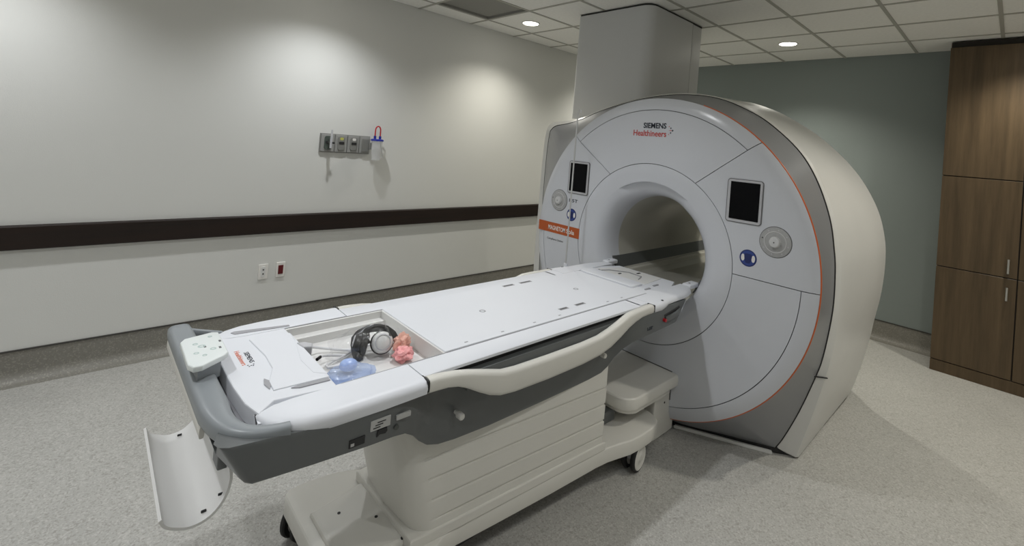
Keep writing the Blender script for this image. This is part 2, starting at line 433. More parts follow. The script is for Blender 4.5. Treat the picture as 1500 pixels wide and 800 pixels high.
# ================================================================ CEILING COLUMN ABOVE THE SCANNER
col = empty('cable_column', (3.6, 2.475, 2.0), 'grey-white boxed shaft with rounded corner rising from scanner top to ceiling', 'column')
def rpoly(x0, x1, y0, y1, rs, n=8):
    pts = []
    for (cx, cy, a, r) in ((x1-rs[0], y1-rs[0], 0, rs[0]), (x0+rs[1], y1-rs[1], 90, rs[1]), (x0+rs[2], y0+rs[2], 180, rs[2]), (x1-rs[3], y0+rs[3], 270, rs[3])):
        for i in range(n+1):
            t = math.radians(a+90*i/n); pts.append((cx+r*math.cos(t), cy+r*math.sin(t)))
    return pts
MB().prism(rpoly(3.19, 3.872, 2.09, 2.86, (.002, .03, .09, .002)), 'z', 1.93, 2.866).build('shaft_panel', 'column', col)
MB().prism(rpoly(3.886, 4.075, 2.098, 2.86, (.02, .002, .012, .03)), 'z', 1.93, 2.866).build('shaft_panel', 'column', col)
MB().box(3.80, 3.95, 2.10, 2.85, 1.94, 2.864).build('seam_backing', 'seal', col, smooth=0)
MB().prism(rpoly(3.194, 4.071, 2.094, 2.856, (.02, .03, .086, .03)), 'z', 2.866, 2.880).build('shadow_gap', 'seal', col)

# ================================================================ MRI SCANNER
YC, ZI = 1.648, 1.0395
def G(X, dy, dz): return (X, YC-dy, ZI+dz)
sc = empty('mri_scanner', (3.4, YC, 0), 'large white ring-shaped MRI scanner with round front and open bore', 'mri scanner')
FX = 2.655
def fprof(r):
    return FX if r < .90 else FX+.026*((r-.90)/.094)**2
def lerp(a, b, t): return a+(b-a)*t
def straight(ra, ta, rb, tb_):
    ax, az = ra*math.cos(math.radians(ta)), ra*math.sin(math.radians(ta))
    bx, bz = rb*math.cos(math.radians(tb_)), rb*math.sin(math.radians(tb_))
    def f(r):
        lo, hi = -.2, 1.2
        for _ in range(30):
            m = (lo+hi)/2
            if math.hypot(ax+(bx-ax)*m, az+(bz-az)*m) < r: lo = m
            else: hi = m
        return math.degrees(math.atan2(az+(bz-az)*lo, ax+(bx-ax)*lo))
    return f
diagR = straight(.565, 57.1, .99, 48.2)
diagL = straight(.565, 124.6, .99, 133.4)
def const(v): return lambda r: v
def polar_panel(name, t0, t1, r0, r1, mat, nth=48, nr=10, gap=.0022, depth=.016, parent=None):
    mb = MB(); front = []; back = []
    for i in range(nr+1):
        r = lerp(r0, r1, i/nr); rf = []; rb = []
        g = math.degrees(gap/r)
        a0, a1 = t0(r)+g, t1(r)-g
        for j in range(nth+1):
            t = math.radians(lerp(a0, a1, j/nth))
            X = fprof(r)
            rf.append(G(X, r*math.cos(t), r*math.sin(t))); rb.append(G(X+depth, r*math.cos(t), r*math.sin(t)))
        front.append(rf); back.append(rb)
    W = nth+1; H = nr+1
    v = [p for r in front for p in r]+[p for r in back for p in r]; n = W*H
    f = []
    for i in range(nr):
        for j in range(nth):
            a = i*W+j; f.append((a, a+1, a+W+1, a+W)); f.append((n+a, n+a+W, n+a+W+1, n+a+1))
    for j in range(nth):
        f.append((j, j+n, j+1+n, j+1)); a = nr*W+j; f.append((a, a+1, a+1+n, a+n))
    for i in range(nr):
        a = i*W; f.append((a, a+W, a+W+n, a+n)); a = i*W+nth; f.append((a, a+n, a+W+n, a+W))
    mb.raw(v, f)
    return mb.build(name, mat, parent, smooth=40)
polar_panel('front_panel', diagR, diagL, .5675, .9145, 'face', parent=sc)
polar_panel('front_rim', diagR, diagL, .9185, .994, 'face', parent=sc)
polar_panel('front_panel', const(0), diagR, .5675, .994, 'face', nr=16, parent=sc)
polar_panel('front_panel', diagL, const(180), .5675, .994, 'face', nr=16, parent=sc)
polar_panel('front_panel', const(180), const(360), .5675, .9145, 'face', nth=80, parent=sc)
polar_panel('front_rim', const(180), const(360), .9185, .994, 'face', nth=80, parent=sc)
MB().lathe([(.50, FX+.014), (.975, FX+.024), (.975, FX+.05), (.50, FX+.05), (.50, FX+.014)], (0, YC, ZI), 'x', 96).build('seam_backing', 'seam', sc)
# orange outline around the front
ol = MB(); path = []
for k in range(91):
    t = math.radians(-80+152*k/90); path.append(G(FX+.034, .9955*math.cos(t), .9955*math.sin(t)))
ol.tube(path, .0045, 8).build('accent_line', 'orange_line', sc)

# funnel and bore
prof = [(.5635, FX+.012), (.5635, FX+.001), (.560, FX), (.52, FX), (.485, FX+.002), (.4475, FX+.007), (.4445, FX+.008), (.42, FX+.018), (.398, FX+.034), (.380, FX+.056), (.367, FX+.085), (.358, FX+.12), (.353, FX+.16), (.350, FX+.20)]
rings = []
NB = 120
for i, (r, X) in enumerate(prof):
    ring = []
    for k in range(NB):
        td = 360*k/NB; t = math.radians(td); x = X
        if i >= 6:
            wdw = max(0.0, math.cos(math.radians(min(90, abs(td-89)*90/34))))
            fall = max(0.0, 1-(i-6)/7.0)
            x += .045*math.sqrt(wdw)*fall
        ring.append(G(x, r*math.cos(t), r*math.sin(t)))
    rings.append(ring)
MB().loft(rings, False, False).build('bore_funnel', 'face', sc, smooth=40)
MB().lathe([(.3505, FX+.198), (.349, FX+.21), (.349, 4.23), (.37, 4.25)], (0, YC, ZI), 'x', 96).build('bore_tube', 'bore', sc)
# guide rails along the bore
for s in (-1, 1):
    yy = lambda d: YC+s*d
    MB().prism([(yy(.328), ZI-.118), (yy(.349), ZI-.118), (yy(.325), ZI-.206), (yy(.284), ZI-.206)], 'x', FX+.12, 4.22).build('guide_rail', 'boredark', sc, smooth=0)
    MB().prism([(yy(.32), ZI-.206), (yy(.272), ZI-.206), (yy(.262), ZI-.212), (yy(.250), ZI-.262), (yy(.250), ZI-.28), (yy(.28), ZI-.28)], 'x', FX+.10, 4.22).build('guide_rail', 'borerail', sc, smooth=0)
MB().box(FX+.13, 4.22, YC-.249, YC+.249, ZI-.30, ZI-.270).build('bore_floor', 'bore', sc, smooth=0)

# grey shroud and white covers: closed outlines round the axis (dy, dz, x)
Gp = [(0, 1.058, 2.985), (.25, 1.030, 3.0), (.478, .937, 3.0), (.626, .837, 3.0), (.766, .703, 3.0), (.862, .547, 3.0), (.934, .355, 3.0), (.965, .191, 3.0), (.978, .063, 3.0),
      (.979, -.145, 3.0), (.951, -.393, 3.0), (.921, -.525, 3.0), (.853, -.746, 3.0), (.785, -.923, 3.0), (.745, -1.005, 3.0), (.50, -1.005, 2.875), (.26, -1.005, 2.752), (0, -1.005, 2.715), (-.4, -1.005, 2.72), (-1.10, -1.005, 2.9),
      (-1.165, -.5, 2.9), (-1.193, .1, 2.9), (-1.195, .5, 2.9), (-1.180, .720, 2.9), (-1.155, .772, 2.9), (-1.10, .802, 2.9), (-.98, .822, 2.9), (-.83, .862, 2.905), (-.68, .925, 2.92), (-.48, .990, 2.95), (-.25, 1.040, 2.97)]
Wf = [(0, 1.078, 3.03), (.25, 1.042, 3.04), (.482, .946, 3.045), (.632, .843, 3.045), (.774, .709, 3.045), (.873, .552, 3.045), (.949, .359, 3.045), (.984, .193, 3.045), (.999, .063, 3.045),
      (1.002, -.145, 3.045), (.984, -.398, 3.045), (.964, -.530, 3.045), (.918, -.755, 3.045), (.873, -.945, 3.05), (.851, -1.03, 3.05), (.50, -1.03, 3.02), (.26, -1.03, 3.0), (0, -1.03, 3.0), (-.4, -1.03, 2.97), (-1.21, -1.03, 2.95),
      (-1.285, -.5, 2.94), (-1.29, .1, 2.94), (-1.287, .5, 2.94), (-1.272, .730, 2.94), (-1.235, .812, 2.94), (-1.16, .843, 2.94), (-1.0, .856, 2.94), (-.84, .892, 2.95), (-.69, .950, 2.965), (-.49, 1.015, 2.99), (-.25, 1.062, 3.01)]
Wb = [(0, 1.140, 4.02), (.25, 1.066, 4.02), (.44, .965, 4.02), (.605, .853, 4.02), (.78, .690, 4.02), (.893, .541, 4.02), (.985, .359, 4.02), (1.032, .179, 4.02), (1.045, .018, 4.02),
      (1.034, -.195, 4.02), (1.004, -.400, 4.02), (.985, -.540, 4.02), (.940, -.755, 4.05), (.885, -.945, 4.15), (.851, -1.03, 4.17), (.50, -1.03, 4.15), (.26, -1.03, 4.1), (0, -1.03, 4.1), (-.4, -1.03, 4.05), (-1.21, -1.03, 4.02),
      (-1.285, -.5, 4.02), (-1.29, .1, 4.02), (-1.287, .5, 4.02), (-1.272, .730, 4.02), (-1.235, .812, 4.02), (-1.16, .843, 4.02), (-1.0, .856, 4.02), (-.84, .892, 4.02), (-.69, .950, 4.02), (-.49, 1.04, 4.02), (-.25, 1.12, 4.02)]
def densify(P, n=5):
    """centripetal-free Catmull-Rom on runs, corners kept sharp at the floor"""
    N = len(P); out = []
    sharp = {14, 19}
    for i in range(N):
        p0, p1, p2, p3 = (Vector(P[(i+d) % N]) for d in (-1, 0, 1, 2))
        if i in sharp: p0 = p1-(p2-p1)
        if (i+1) % N in sharp: p3 = p2+(p2-p1)
        for k in range(n):
            t = k/n
            out.append(0.5*((2*p1)+(p2-p0)*t+(2*p0-5*p1+4*p2-p3)*t*t+(3*p1-p0-3*p2+p3)*t**3))
    return out
dG, dF, dB = densify(Gp), densify(Wf), densify(Wb)
def outline(d, k=1.0, dx=0.0): return [G(p[2]+dx, p[0]*k, p[1]*k) for p in d]
def circ_like(d, r, X):
    o = []
    for p in d:
        t = math.atan2(p[1], p[0]); o.append(G(X, r*math.cos(t), r*math.sin(t)))
    return o
def mixr(a, b, t): return [tuple(Vector(p).lerp(Vector(q), t)) for p, q in zip(a, b)]
c0 = circ_like(dG, .975, FX+.034); c1 = circ_like(dG, .989, FX+.042)
gE = outline(dG)
MB().loft([c0, c1]+[mixr(c1, gE, t) for t in (.1, .25, .45, .65, .85)]+[gE], False, False).build('grey_shroud', 'grey', sc, smooth=30)
MB().loft([outline(dG, .995, -.002), outline(dG, 1.004, .000), outline(dG, 1.004, .012), outline(dG, .99, .02)], False, False).build('edge_seal', 'seal', sc)
w0 = outline(dG, 1.0, .010); wF = outline(dF); wB = outline(dB)
MB().loft([outline(dG, .97, .03), w0, mixr(w0, wF, .9), mixr(wF, wB, .015), mixr(wF, wB, .25), mixr(wF, wB, .5), mixr(wF, wB, .75), wB,
           outline(dB, .985, .10), outline(dB, .955, .17), outline(dB, .90, .21), circ_like(dB, .37, 4.24)], False, False).build('side_cover', 'cover', sc, smooth=32)
# cover seam low on the right
MB().ribbon([G(2.86, .772, -.507), G(2.93, .846, -.514), G(3.0, .926, -.523), G(3.048, .968, -.527)], (0, 0, .0028), (-.003, -.004, 0)).build('cover_seam', 'seal', sc)
# dark plinth and thin floor strip under the front
MB().prism([(2.99, .925), (2.885, 1.155), (2.765, 1.40), (2.735, 1.66), (2.74, 2.05), (2.92, 2.72), (4.1, 2.8), (4.1, .85), (3.06, .83)], 'z', .002, .045).build('plinth', 'seal', sc, smooth=0)
MB().prism([(2.737, 1.398), (2.755, 1.402), (2.990, .918), (2.974, .908)], 'z', 0, .018, bev=.003).build('floor_strip', 'cover', sc)

# screens, dials, hearing signs
for s, nm in ((-1, 'left'), (1, 'right')):
    def P(dy, dz): return (YC-s*dy, ZI+dz)
    def rr(a, b, c, d, r): return [(YC-s*p[0], ZI+p[1]) for p in rrect(a, b, c, d, r, 5)]
    be = MB().prism(rr(.505, .702, .287, .530, .018), 'x', FX-.004, FX+.004).build('display', 'bezel_dark', sc)
    MB().prism(rr(.509, .698, .291, .526, .015), 'x', FX-.006, FX+.002, bev=.0015).build('bezel', 'bezel', be)
    MB().prism(rr(.525, .685, .306, .514, .002), 'x', FX-.0072, FX-.004).build('screen', 'screen', be)
    cy, cz = P(.779, .219)
    dl = MB().lathe([(.0, -.002), (.081, -.002), (.083, .001), (.083, .008)], (FX, cy, cz), 'x', 40).build('control_dial', 'bezel_dark', sc)
    MB().lathe([(.0, -.0045), (.074, -.0045), (.0785, -.003), (.0785, .004)], (FX, cy, cz), 'x', 40).build('dial_plate', 'dial', dl)
    MB().lathe([(.052, -.004), (.053, -.0065), (.056, -.0065), (.057, -.004)], (FX, cy, cz), 'x', 40).build('dial_ring', 'dial_knob', dl)
    MB().lathe([(.0, -.024), (.022, -.024), (.026, -.021), (.030, -.004), (.038, -.0042)], (FX, cy, cz), 'x', 32).build('knob', 'dial_knob', dl)
    MB().lathe([(.0, -.0255), (.0035, -.0255), (.0035, -.02)], (FX, cy, cz), 'x', 10).build('knob_mark', 'seam', dl)
    for k in range(8):
        a = k*PI/4+.2
        MB().lathe([(.0, -.0055), (.004, -.0055), (.004, -.004)], (FX, cy+.066*math.cos(a), cz+.066*math.sin(a)), 'x', 10).build('button', 'bezel' if k else 'seam', dl)
    cy, cz = P(.646, .105 if s > 0 else .128)
    sg = MB().lathe([(.0, -.001), (.046, -.001), (.046, .002)], (FX, cy, cz), 'x', 36).build('hearing_sign', 'blue', sc)
    MB().lathe([(.0, -.0014), (.0405, -.0014), (.0405, .001)], (FX, cy, cz), 'x', 36).build('sign_field', 'blue_mid', sg)
    # head outline with ear muffs
    hd = [(-.017, .024), (.017, .024), (.021, .014), (.018, -.012), (.010, -.028), (-.010, -.028), (-.018, -.012), (-.021, .014)]
    for sg_ in (-1, 1):
        mf = [(YC*0+cy-sg_*.028+.0095*math.cos(t)*1.0, cz+.000+.019*math.sin(t)) for t in [2*PI*k/16 for k in range(16)]]
        MB().prism(mf, 'x', FX-.0019, FX).build('ear_muff', 'print_white', sg)
    MB().prism([(cy+a, cz+b) for a, b in hd], 'x', FX-.0024, FX).build('head_shape', 'blue', sg)

# orange stripe and lettering on the left side
st = MB().prism([(YC+.975, ZI+.040), (YC+.558, ZI+.040), (YC+.558, ZI-.036), (YC+.975, ZI-.036)], 'x', FX-.0015, FX+.003).build('orange_stripe', 'orange', sc, smooth=0)
RX, RY = (0, -1, 0), (0, 0, 1)
text('stripe_lettering', 'MAGNETOM', .046, 'print_white', st, G(FX-.0016, -.872, -.015), RX, RY, width=.175, bold=.0008)
text('stripe_lettering', 'Sola', .046, 'print_white', st, G(FX-.0016, -.684, -.015), RX, RY, width=.078, bold=.0006)
text('small_lettering', 'Compliance Station', .022, 'seam', sc, G(FX-.0005, -.875, -.092), RX, RY, width=.165)
text('field_lettering', '1.5T', .034, 'ink', sc, G(FX-.0005, -.690, .222), RX, RY, width=.085, bold=.0004)
text('logo_lettering', 'SIEMENS', .048, 'ink', sc, G(FX-.0005, -.083, .797), RX, RY, width=.168, bold=.0014)
text('logo_lettering', 'Healthineers', .054, 'ink_red', sc, G(FX-.0005, -.160, .744), RX, RY, width=.246, bold=.0009)
for q, (a, b_, r) in enumerate([(.105, .822, .0035), (.118, .812, .0055), (.131, .797, .0065), (.118, .782, .0055), (.105, .772, .0035), (.108, .797, .003), (.119, .797, .0045)]):
    y, z = YC-a, ZI+b_-.012
    MB().prism([(y-r, z), (y, z-r), (y+r, z), (y, z+r)], 'x', FX-.001, FX+.001).build('logo_dot', 'ink' if q in (1, 2, 3) else 'ink_red', sc, smooth=0)

# docking box at the foot of the front
dk = MB().box(2.49, 2.72, 1.40, 1.896, .004, .30, bev=.008).build('dock_box', 'ivory', sc)
MB().prism([(1.394, .20), (1.902, .20), (1.902, .371), (1.394, .371)], 'x', FX-.003, FX+.012).build('dock_outline', 'seam', dk, smooth=0)
MB().prism(rpoly(2.14, 2.70, 1.352, 1.944, (.004, .10, .10, .004)), 'z', .295, .366, bev=.016, seg=3).build('dock_cap', 'ivory', dk)
MB().prism(rpoly(2.17, 2.60, 1.37, 1.926, (.004, .09, .09, .004)), 'z', .270, .300).build('dock_lip', 'ivory', dk)
MB().lathe([(.0, 1.3985), (.006, 1.3985), (.006, 1.402)], (2.60, 0, .20), 'y', 12).build('bolt', 'seal', dk)
# guide blocks under the bore mouth
for s in (-1, 1):
    yg = (1.356, 1.962)[s > 0]
    gb = MB().box(2.668, 2.78, yg-.028, yg+.028, .876, .905, bev=.008).build('guide_block', 'white', sc)
    MB().lathe([(.0, .9105), (.007, .9105), (.007, .905)], (2.71, yg, -.005), 'z', 12).build('bolt', 'seal', gb)

# ================================================================ PATIENT TABLE
YT = 1.645
tb = empty('patient_table', (1.5, YT, 0), 'long white and grey wheeled patient table docked to the scanner', 'patient table')
ZT = .897
def my(y): return 2*YT-y
# --- grey body
stn = [(.346, 1.305, .776), (.352, 1.282, .776), (.365, 1.270, .775), (.42, 1.267, .772), (.50, 1.266, .766), (.66, 1.266, .755), (.74, 1.270, .750), (.79, 1.284, .735), (.84, 1.312, .695), (.88, 1.337, .650), (.92, 1.352, .615), (.97, 1.360, .594), (1.04, 1.362, .584), (1.2, 1.362, .576), (1.5, 1.360, .576), (1.8, 1.358, .580),
       (1.88, 1.352, .590), (1.915, 1.342, .615), (1.94, 1.325, .660), (1.97, 1.297, .705), (2.01, 1.275, .733), (2.07, 1.266, .742), (2.2, 1.265, .748), (2.40, 1.266, .754)]
rings = []
for i, (x, y, zb) in enumerate(stn):
    zt = .888 if i < 3 else .880 if i == 3 else .866
    xt = x
    if i < 4: xt = x-(.064, .062, .058, .030)[i]
    if i == len(stn)-1: xt = x+.11
    e = .012
    half = [(xt+.02*(i < 3), y+.06, .826), (xt+.02*(i < 3), y+.056, zt-.001), (xt, y+.004, zt), (lerp(xt, x, .15), y, zt-.01), (lerp(xt, x, .9), y, zb+e), (x, y+.004, zb+.003), (x, y+e, zb)]
    ring = half+[(p[0], my(p[1]), p[2]) for p in half[::-1]]
    rings.append(ring)
MB().loft(rings).build('table_body', 'tgrey', tb, smooth=40)
# --- raised end bar: grey handle along Y with rounded corner blending into the side
def bez(p0, p1, p2, p3, n):
    o = []
    for k in range(n+1):
        t = k/n; u = 1-t
        o.append(Vector(p0)*u**3+3*Vector(p1)*u*u*t+3*Vector(p2)*u*t*t+Vector(p3)*t**3)
    return o
# stations: x, y, half width, half height
stb = [(.312, 2.112, .010, .008), (.311, 2.106, .026, .020), (.310, 2.095, .034, .026)]+[(.310, y, .036, .028) for y in (2.05, 1.9, 1.75, 1.6, 1.5)]
for k, p in enumerate(bez((.310, 1.46), (.311, 1.36), (.335, 1.292), (.445, 1.284), 14)):
    t = k/14; stb.append((p.x, p.y, lerp(.036, .015, t**.8), lerp(.028, .020, t)))
rings = []
for i, (x, y, hw, hh) in enumerate(stb):
    a = Vector(stb[max(0, i-1)][:2]); b_ = Vector(stb[min(len(stb)-1, i+1)][:2])
    t = (b_-a).normalized() if i > 2 else Vector((0, -1))
    nx, ny = t.y, -t.x                       # outward (towards -x on the straight run)
    f = max(0.0, (1.46-y)/.18)
    zc_ = lerp(.882, .876, min(1, f))
    ring = []
    for k in range(18):
        an = 2*PI*k/18; c, q = math.cos(an), math.sin(an)
        c = math.copysign(abs(c)**.62, c); q = math.copysign(abs(q)**.62, q)
        ring.append((x+nx*hw*c, y+ny*hw*c, zc_+hh*q))
    rings.append(ring)
MB().loft(rings).build('end_handle', 'tgrey_light', tb, smooth=60)
MB().ribbon([(.330, 2.085, .878), (.37, 2.06, .872), (.43, 2.015, .868)], (0, .012, .0), (0, 0, .016)).build('handle_arm', 'tgrey_light', tb)
MB().box(.335, .42, 1.37, 1.92, .800, .845, bev=.004).build('end_recess', 'slot_grey', tb)
MB().ribbon([(.284, y, .845) for y in (2.09, 1.9, 1.7, 1.45)], (.006, 0, 0), (0, 0, .016)).build('end_trim', 'ivory', tb)
# --- paper roll trough below the end
tp = [(.216, .655), (.226, .636), (.246, .621), (.280, .608), (.318, .615), (.346, .645), (.358, .69), (.352, .735), (.336, .785)]
def smooth_pts(P, n=5):
    o = []
    for i in range(len(P)-1):
        p0, p1, p2, p3 = (Vector(P[min(max(i+d, 0), len(P)-1)]) for d in (-1, 0, 1, 2))
        for k in range(n):
            t = k/n; o.append(tuple(0.5*((2*p1)+(p2-p0)*t+(2*p0-5*p1+4*p2-p3)*t*t+(3*p1-p0-3*p2+p3)*t**3)))
    o.append(tuple(P[-1])); return o
tp = smooth_pts(tp)
def off(P, d):
    o = []
    for i, p in enumerate(P):
        a = Vector(P[max(0, i-1)]); b_ = Vector(P[min(len(P)-1, i+1)]); t = (b_-a).normalized()
        o.append((p[0]+t.y*d, p[1]-t.x*d))
    return o
closed = tp+off(tp, .007)[::-1]
tr = MB(); ring_y = [1.448, 1.46, 1.6, 1.8, 1.92, 1.935]
tr.loft([[(x+(y-1.45)*.016, y, z-(y-1.45)*.02) for x, z in closed] for y in ring_y])
tr.build('roll_trough', 'tray_white', tb, smooth=45)
for x, y, z in ((.31, 1.475, .6155), (.345, 1.47, .648), (.31, 1.90, .606)):
    MB().box(x-.006, x+.006, y-.002, y+.002, z-.003, z+.003, bev=.0008).build('trough_slot', 'slot_dark', tb)
for y in (1.52, 1.86): MB().box(.335, .37, y-.03, y+.03, .70, .80, bev=.005).build('trough_bracket', 'tgrey', tb)

# --- white deck: foot plate, side rails, tray, board, head piece
fpoly = [(.60, 1.392), (.46, 1.365)]
arc = [(.392, 1.372), (.375, 1.44), (.369, 1.55), (.368, 1.645), (.369, 1.74), (.378, 1.86), (.405, 1.965), (.44, 2.008), (.48, 2.02)]
fpoly = [(.605, 1.385), (.44, 1.418), (.392, 1.372)]+arc[1:]+[(.605, 1.888+.02)]
MB().prism([(.606, 1.39), (.44, 1.412), (.392, 1.366)]+arc[1:7]+[(.41, 1.97), (.606, 1.905)], 'z', ZT-.05, ZT, bev=.004).build('foot_plate', 'white', tb, smooth=30)
MB().prism([(.385, 1.34), (.604, 1.34), (.604, 1.93), (.45, 2.0), (.40, 1.95)], 'z', ZT-.04, ZT-.012).build('foot_base', 'white', tb, smooth=0)
# slightly sunk inner panel shown by a raised lip and two long slots
ip = MB().prism([(.478, 1.852), (.606, 1.842), (.606, 1.452), (.452, 1.462), (.455, 1.52), (.485, 1.60), (.490, 1.70)], 'z', ZT-.01, ZT+.0035, bev=.002).build('foot_panel', 'white', tb, smooth=30)
MB().prism([(.440, 1.945), (.452, 1.952), (.625, 1.918), (.625, 1.905), (.45, 1.925)], 'z', ZT-.002, ZT+.0032).build('deck_slot', 'slot_grey', tb, smooth=0)
MB().prism([(.495, 1.448), (.515, 1.452), (.60, 1.446), (.60, 1.430), (.515, 1.436)], 'z', ZT-.002, ZT+.0032).build('deck_slot', 'slot_grey', tb, smooth=0)
MB().prism([(.448, 1.545), (.462, 1.515), (.446, 1.475), (.440, 1.51)], 'z', ZT-.002, ZT+.0031).build('deck_slot', 'slot_grey', tb, smooth=0)
# rails: rounded outer lips along both long sides
def railsec(yo, yi, zt, zl, s):
    zt += .0012
    p = [(yi, zt), (yo+.030, zt), (yo+.012, zt-.004), (yo+.002, zt-.014), (yo, zt-.026), (yo+.003, zl+.004), (yo+.010, zl), (yi, zl)]
    return [(y if s > 0 else my(y), z) for y, z in p]
for s in (1, -1):
    st_ = [(.385, 1.350, 1.372, .890, .880), (.400, 1.318, 1.372, .896, .868), (.43, 1.290, 1.385, ZT, .860), (.48, 1.270, 1.392, ZT, .853), (.55, 1.262, 1.392, ZT, .850), (.70, 1.258, 1.392, ZT, .850), (.838, 1.256, 1.392, ZT, .853)]
    MB().loft([[(x, *q) for q in railsec(yo, yi, zt, zl, s)] for x, yo, yi, zt, zl in st_]).build('side_rail', 'white', tb, smooth=50)
    st_ = [(.843, 1.300), (1.5, 1.300), (2.10, 1.300)]
    pts = [(1.392, ZT), (1.304, ZT), (1.299, ZT-.004), (1.299, ZT-.014), (1.392, ZT-.016)]
    MB().loft([[(x, y if s > 0 else my(y), z) for y, z in pts] for x, _ in st_]).build('side_rail', 'white', tb, smooth=50)
    st_ = [(2.165, 1.257, .855), (2.24, 1.257, .853), (2.29, 1.262, .860), (2.33, 1.272, .864), (2.50, 1.274, .866), (2.56, 1.281, .868), (2.63, 1.300, .872), (2.665, 1.325, .876)]
    MB().loft([[(x, *q) for q in railsec(yo, 1.392, ZT, zl, s)] for x, yo, zl in st_]).build('head_rail', 'white', tb, smooth=50)
    MB().box(2.09, 2.17, 1.300 if s > 0 else my(1.392), 1.392 if s > 0 else my(1.300), ZT-.02, ZT).build('side_rail', 'white', tb, smooth=0)
    # hand rail that dips below the deck
    hp = [(.848, .874, .024, 1.260), (.88, .874, .024, 1.258), (.92, .872, .023, 1.255), (.96, .866, .025, 1.252), (1.0, .854, .030, 1.250), (1.05, .834, .038, 1.248), (1.10, .815, .044, 1.247), (1.15, .800, .045, 1.246), (1.22, .793, .046, 1.246), (1.4, .789, .047, 1.246), (1.6, .790, .046, 1.246), (1.72, .797, .045, 1.246), (1.80, .813, .044, 1.247), (1.87, .835, .040, 1.248), (1.94, .860, .034, 1.250), (2.00, .870, .027, 1.253), (2.06, .875, .022, 1.256), (2.12, .876, .022, 1.258), (2.160, .876, .022, 1.258)]
    rings = []
    for x, z, hh, y in hp:
        ring = []
        for k in range(14):
            a = 2*PI*k/14; c, q = math.cos(a), math.sin(a)
            yy_ = y+.021+.021*math.copysign(abs(c)**.7, c)-.012*(q if q > 0 else 0)*0
            ring.append((x, yy_ if s > 0 else my(yy_), z+hh*math.copysign(abs(q)**.6, q)))
        rings.append(ring)
    MB().loft(rings).build('hand_rail', 'ivory', tb, smooth=50)
    for x in (.8405, 2.1625):
        MB().box(x-.003, x+.003, 1.257 if s > 0 else my(1.30), 1.30 if s > 0 else my(1.257), .862, ZT+.0008).build('rail_joint', 'seal', tb, smooth=0)
    # dark channel under the deck edge
    MB().box(1.0, 2.08, 1.318 if s > 0 else my(1.36), 1.36 if s > 0 else my(1.318), .855, .884).build('channel', 'slot_dark', tb, smooth=0)
    MB().box(1.02, 1.99, 1.290 if s > 0 else my(1.362), 1.362 if s > 0 else my(1.290), .795, .860, bev=.004).build('side_panel', 'tgrey', tb)
    # round knobs below the hand rail
    for x, z in ((1.032, .690), (1.855, .694)):
        yk = 1.340
        prof = [(.0, -.022), (.010, -.022), (.0125, -.018), (.0125, .002), (.007, .006), (.007, .07)]
        MB().lathe([(r, h if s > 0 else -h) for r, h in prof], (x, yk if s > 0 else my(yk), z), 'y', 16).build('knob', 'wheel_white', tb)
    # black bolts on the rails at the head end
    for x in (2.275,):
        MB().lathe([(.0, .0008), (.009, .0008), (.009, -.004)], (x, 1.285 if s > 0 else my(1.285), ZT), 'z', 12).build('bolt', 'slot_dark', tb)
# groove lines between board and rails
for y, xa in ((1.3955, .62), (1.4125, 1.0), (my(1.3955), .62)):
    MB().box(xa, 2.30, y-.0015, y+.0015, ZT-.004, ZT+.0006).build('deck_groove', 'slot_grey', tb, smooth=0)
# sunken tray
TX0, TX1, TY0, TY1, TZ = .606, .985, 1.392, 1.888, .838
tw = MB()
tw.box(TX0-.004, TX1+.004, TY0, TY1, TZ-.010, TZ)
tw.box(TX0-.006, TX0, TY0, TY1, TZ, ZT-.002); tw.box(TX1, TX1+.010, TY0, TY1, TZ, ZT-.0005)
tw.box(TX0, TX1, TY0-.004, TY0+.006, TZ, ZT-.001); tw.box(TX0, TX1, TY1-.006, TY1+.004, TZ, ZT-.001)
tw.box(TX0, TX1, TY1-.045, TY1-.006, TZ, TZ+.030)
tw.build('tray', 'tray_white', tb, smooth=0)
MB().prism([(.606, 1.84), (.606, 1.47), (.575, 1.50), (.57, 1.60), (.600, 1.76)], 'z', ZT+.0030, ZT+.0042).build('tray_lip', 'white', tb, smooth=0)
# long board
bd = MB().prism([(.992, 1.398), (2.296, 1.398), (2.296, 1.892), (.992, 1.892)], 'z', ZT-.03, ZT+.004, bev=.003).build('table_board', 'white', tb, smooth=30)
for x, y, l in ((1.70, 1.872, .075), (1.825, 1.872, .085), (1.70, 1.470, .060), (1.82, 1.470, .070)):
    MB().box(x-l/2, x+l/2, y-.011, y+.011, ZT+.002, ZT+.0046).build('board_slot', 'slot_grey', bd, smooth=0)
    MB().box(x-l/2+.006, x+l/2-.006, y-.004, y+.006, ZT+.0040, ZT+.0050).build('slot_hole', 'seam', bd, smooth=0)
MB().prism(rrect(1.655, 1.87, 1.452, 1.49, .012), 'z', ZT+.003, ZT+.0043).build('board_slot', 'white', bd)
for x in (1.10, 1.28, 1.46, 1.62, 1.98, 2.10): MB().box(x-.007, x+.007, 1.418, 1.424, ZT+.003, ZT+.0048).build('board_mark', 'slot_grey', bd, smooth=0)
for x in (1.35, 1.99): 
    MB().lathe([(.009, .0038), (.010, .0052), (.014, .0052), (.015, .0038)], (x, 1.645, ZT), 'z', 20).build('board_mark', 'slot_grey', bd)
hp_ = MB().prism([(2.300, 1.392), (2.56, 1.392), (2.68, 1.44), (2.68, 1.85), (2.56, 1.898), (2.300, 1.898)], 'z', ZT-.045, ZT-.002, bev=.004).build('head_plate', 'white', tb, smooth=30)
MB().prism(rrect(2.305, 2.425, 1.50, 1.885, .02), 'z', ZT-.004, ZT+.010, bev=.004).build('head_pad', 'white', tb, smooth=30)
MB().prism([(2.45, 1.50), (2.66, 1.52), (2.66, 1.80), (2.45, 1.88)], 'z', ZT-.004, ZT+.001, bev=.001).build('head_socket', 'tray_white', tb, smooth=30)
